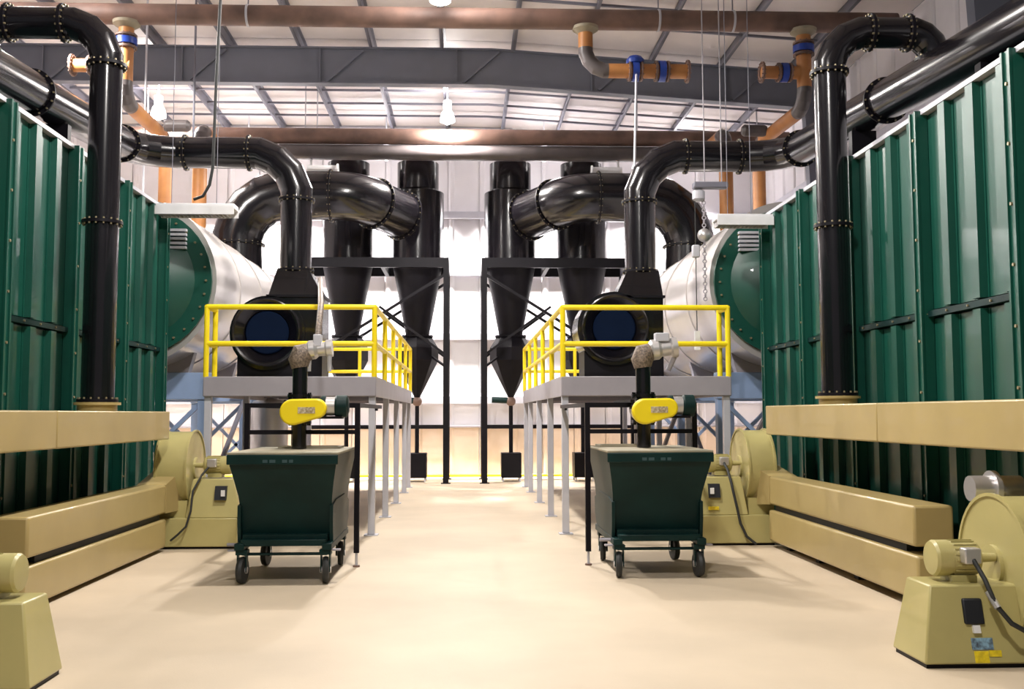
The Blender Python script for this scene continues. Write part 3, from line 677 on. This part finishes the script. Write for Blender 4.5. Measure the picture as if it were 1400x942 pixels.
        MB().lathe([(0.09, 0), (0.12, 0.03), (0.12, 0.10), (0.09, 0.14), (0.09, 0.24), (0.12, 0.26), (0.12, 0.32)], (px_+0.08, pf+0.02, 2.48), (1,0,0.12), 22).build('valve_body', 'alu', v)
        B(px_+0.14, px_+0.30, pf-0.06, pf+0.06, 2.58, 2.68).build('actuator', 'lgrey', v, bevel=0.01)
        MB().tube([(px_+0.38, pf+0.02, 2.5), (px_+0.38, pf+0.02, 2.42), (px_+0.30, pf+0.04, 2.25)], 0.03, 12).build('drain_pipe', 'grey', v, ang=40)

# ================================================================== OVERHEAD PIPES
HY, HZ = 18.5, 9.07
t = thing('header_pipe', 'long rusty brown header pipe under the roof along the top of the photo', 'pipe', (0, HY, HZ))
MB().cyl((XL+0.1, HY, HZ), (XR-0.6, HY, HZ), 0.19, n=28).build('pipe_section', 'rust', t)
for x in (-9.6, -4.0, 3.6, 5.0):
    MB().lathe([(0.188, -0.02), (0.205, -0.02), (0.205, 0.02), (0.188, 0.02)], (x, HY, HZ), (1,0,0), 28, True).build('clamp', 'lgrey', t)
    MB().cyl((x, HY, HZ+0.19), (x, HY, roof_z(x)+0.02), 0.012, n=8).build('hanger_rod', 'purlin', t)
for lab, y, z, r, m in (('upper brown pipe crossing in front of the back wall under the roof', 25.6, 8.77, 0.20, 'rust'), ('lower dark brown pipe crossing just above the cyclone tops', 25.65, 8.37, 0.195, 'dpipe')):
    t = thing('header_pipe', lab, 'pipe', (0, y, z), 'far header pipes')
    MB().cyl((-9.0, y, z), (XR-0.4, y, z), r, n=28).build('pipe_section', m, t)
    for x in (-8.0, -4.05, -3.75, 4.4, 7.5):
        MB().cyl((x, y, z+r*0.9), (x, y, roof_z(x)+0.02), 0.012 if m == 'rust' else 0.01, n=8).build('hanger_rod', 'lgrey', t)

def vwheel(t, c, axis, m='blue', r=0.11):
    pass
def butterfly(t, c, d, r, m='blue'):
    c = Vector(c); d = Vector(d)
    v = MB().lathe([(r*0.9, -0.06), (r+0.06, -0.06), (r+0.06, 0.06), (r*0.9, 0.06)], c, d, 24, True).build('butterfly_valve', m, t)
    for k in (-0.11, 0.11): MB().flange(c+d*k, d, r, nb=10, wd=0.06).build('flange', 'rust', t)
    return v
# centre branch
t = pipe_run('branch_pipe', 'rusty branch pipe with blue valves hanging from the header pipe at the centre right', 'pipe',
             [(2.23, HY, HZ-0.17), (2.23, HY, 8.1), (4.14, HY, 8.1)], 0.135, 0.42, m='orange', em='dpipe', fm='rust', flw=0.06, ends=(False, True), flanges=False, sec='pipe_section')
MB().lathe([(0.14, 0), (0.24, 0.07), (0.25, 0.12)], (2.23, HY, HZ-0.27), (0,0,1), 24).build('weld_saddle', 'dust', t)
MB().flange((4.13, HY, 8.1), (1,0,0), 0.135, wd=0.08).build('end_flange', 'rust', t)
butterfly(t, (3.65, HY, 8.1), (1,0,0), 0.135)
v = butterfly(t, (3.15, HY, 8.1), (1,0,0), 0.135)
MB().lathe([(0.06, 0), (0.16, 0.03), (0.17, 0.10), (0.12, 0.16), (0.03, 0.18)], (3.15, HY-0.02, 8.2), (0,0,1), 20).build('gear_operator', 'blue', v)
for s in (-1, 1):
    sd = SIDE[s]; xb = 6.33 if s > 0 else 6.2
    t = pipe_run('branch_pipe', 'rusty branch pipe dropping from the header and running back, %s side, with black elbow' % sd, 'pipe',
             [(s*xb, HY, HZ-0.17), (s*xb, HY, 7.45), (s*6.2, 21.1, 7.45), (s*6.2, 21.1, 4.85)], 0.135, 0.36, m='orange', em='dpipe', fm='rust', flanges=False, sec='pipe_section', group='side branch pipes')
    MB().lathe([(0.14, 0), (0.24, 0.07), (0.25, 0.12)], (s*xb, HY, HZ-0.27), (0,0,1), 24).build('weld_saddle', 'dust', t)
    butterfly(t, (s*xb, HY, 8.55), (0,0,1), 0.135)
    MB().cyl((s*(xb-0.1), HY, 8.1), (s*(xb-0.8) if s > 0 else s*(xb+0.95), HY, 8.1), 0.12, n=24).build('side_branch', 'orange', t)
    xe = s*(xb-0.8) if s > 0 else s*(xb+0.95)
    MB().flange((xe, HY, 8.1), (1,0,0), 0.12, wd=0.08).build('end_flange', 'rust', t)
    butterfly(t, (xe + (0.42 if s > 0 else 0.42), HY, 8.1), (1,0,0), 0.12, m='blue' if s > 0 else 'dpipe')
    MB().lathe([(0.10, 0), (0.12, 0.05), (0.12, 0.45), (0.08, 0.5)], (s*(xb-0.2), 20.3, 7.5), (-s,0,0), 20).build('actuator', 'dpipe', t)
    t = pipe_run('drop_pipe', 'orange brown vertical pipe with a grey top elbow, behind the %s drum' % sd, 'pipe',
             [(s*6.2, 23.8, 4.85), (s*6.2, 23.8, 8.42), (s*6.2, 25.44, 8.5)], 0.165, 0.4, m='orange', em='dpipe', fm='rust', flanges=False, sec='pipe_section', group='drop pipes')
    MB().flange((s*6.2, 23.8, 7.9), (0,0,1), 0.165, wd=0.06).build('flange', 'rust', t)

for s in (-1, 1):
    t = thing('insulated_pipe', 'short white capped pipe hanging under the far header, above the %s swept duct' % SIDE[s], 'pipe', (s*3.6, 25.6, 7.78), 'white stub pipes')
    MB().cyl((s*3.22, 25.6, 7.9), (s*3.98, 25.6, 7.9), 0.12, n=20).build('pipe_section', 'white', t)
    MB().lathe([(0.12, -0.02), (0.16, -0.02), (0.16, 0.02), (0.12, 0.02)], (s*3.22, 25.6, 7.9), (1,0,0), 24, True).build('end_flange', 'white', t)
    MB().cyl((s*3.9, 25.63, 8.0), (s*3.9, 25.63, 8.2), 0.03, n=8).build('hanger_rod', 'white', t)
# ================================================================== LUMINAIRES, CABLES, HOIST
for s in (-1, 1):
    sd = SIDE[s]; y0, z0 = (15.6, 4.80) if s < 0 else (15.3, 4.62)
    xa, xb = (-4.68, -3.5) if s < 0 else (3.8, 4.66)
    t = thing('strip_luminaire', ('white louvred strip light hanging over the left drum' if s < 0 else 'grey strip light hanging over the right drum beside the hoist'), 'lamp', ((xa+xb)/2, y0, z0), 'strip lights')
    B(xa, xb, y0-0.15, y0+0.15, z0+0.06, z0+0.14).build('housing', 'tube', t, bevel=0.01)
    B(xa, xb, y0-0.17, y0-0.15, z0-0.03, z0+0.1).build('side_reflector', 'tube', t); B(xa, xb, y0+0.15, y0+0.17, z0-0.03, z0+0.1).build('side_reflector', 'tube', t)
    f0 = B(xa+0.03, xa+0.04, y0-0.15, y0+0.15, z0-0.03, z0+0.05).build('louvre_blade', 'alu', t)
    for k in range(1, int((xb-xa-0.06)/0.06)): inst('louvre_blade', f0, t, (0.06*k, 0, 0))
    for x in (xa+0.2, xb-0.3):
        MB().cyl((x, y0, z0+0.13), (x, y0, roof_z(x)+0.015), 0.006, n=6).build('suspension_wire', 'purlin', t)

o = MB().tube([(-3.33, 13.8, 10.06), (-3.36, 13.8, 7.5), (-3.40, 13.8, 6.2), (-3.42, 13.8, 5.1), (-3.46, 13.8, 4.85), (-3.55, 13.82, 4.7), (-3.68, 13.85, 4.66)], 0.02, 10).build('hanging_cable', 'rubber', origin=(-3.5, 13.8, 4.6), ang=40)
tag(o, 'black cable hanging from the roof in front of the left fan duct', 'cable')
rods = [(-6.3, 20.0, 5.9, 10.065, 'lgrey', 'pale hanger rod left of the black cable, down to the left drum'), (-5.35, 20.0, 6.6, 10.065, 'purlin', 'thin hanger rod between the left riser and the black cable'),
        (2.95, 17.5, 6.0, 8.0, 'lgrey', 'pale rod from the blue gear valve down to the right fan duct')]
for x, y, z0, z1, m, lb in rods:
    t = thing('hanger_rod', lb, 'rod', (x, y, z0), 'hanger rods')
    MB().cyl((x, y, z0), (x, y, z1) if x < 0 else (3.15, 18.36, z1), 0.022, n=8).build('rod', m, t)
    MB().lathe([(0.05, 0), (0.05, 0.05), (0.03, 0.08)], (x, y, z0), n=10).build('clevis', m, t)
# hoist on the right
hx = 3.72
t = thing('chain_hoist', 'chain hoist with hook block and wires hanging over the right drum', 'hoist', (hx, 16.0, 4.4))
for x, y, zb in ((hx+0.1, 16.0, 5.4), (hx+0.35, 15.9, 5.4)):
    MB().cyl((x, y, zb), (x, y, roof_z(x)+0.015), 0.010, n=6).build('wire_rope', 'grey', t)
B(hx-0.1, hx+0.45, 15.86, 16.04, 5.32, 5.42).build('hoist_bar', 'purlin', t, bevel=0.02)
MB().lathe([(0.05, 0), (0.1, 0.04), (0.1, 0.16), (0.06, 0.2)], (hx, 16.0, 5.12), n=18).build('hoist_body', 'lgrey', t)
MB().ball((hx+0.08, 16.0, 4.58), 0.11).build('hook_block', 'alu', t, ang=60)
b = MB()
for k in range(9): b.lathe([(0.02, -0.009), (0.036, -0.009), (0.036, 0.009), (0.02, 0.009)], (hx+0.08, 16.0, 5.16-0.06*k), (1, (k % 2)*3, 0), 10, True)
for k in range(16): b.lathe([(0.02, -0.009), (0.036, -0.009), (0.036, 0.009), (0.02, 0.009)], (hx+0.08, 16.0, 4.46-0.06*k), (1, (k % 2)*3, 0), 10, True)
b.build('chain', 'grey', t, kind='stuff')
B(hx-0.12, hx+0.0, 15.95, 16.05, 4.22, 4.42).build('control_box', 'lgrey', t, bevel=0.02)
MB().cyl((hx-0.06, 16.0, 3.0), (hx-0.06, 16.0, 5.14), 0.008, n=6).build('pendant_cable', 'rubber', t)
B(hx-0.10, hx-0.02, 15.97, 16.03, 2.75, 3.05).build('pendant_control', 'white', t)
# yellow kerb pipe at back wall
o = MB().tube([(-7, 28.9, 0.04), (XR-0.5, 28.9, 0.04)], 0.04, 12).build('floor_guard_rail', 'yellow', origin=(0, 28.9, 0)); tag(o, 'low yellow guard pipe on the floor along the back wall', 'rail')
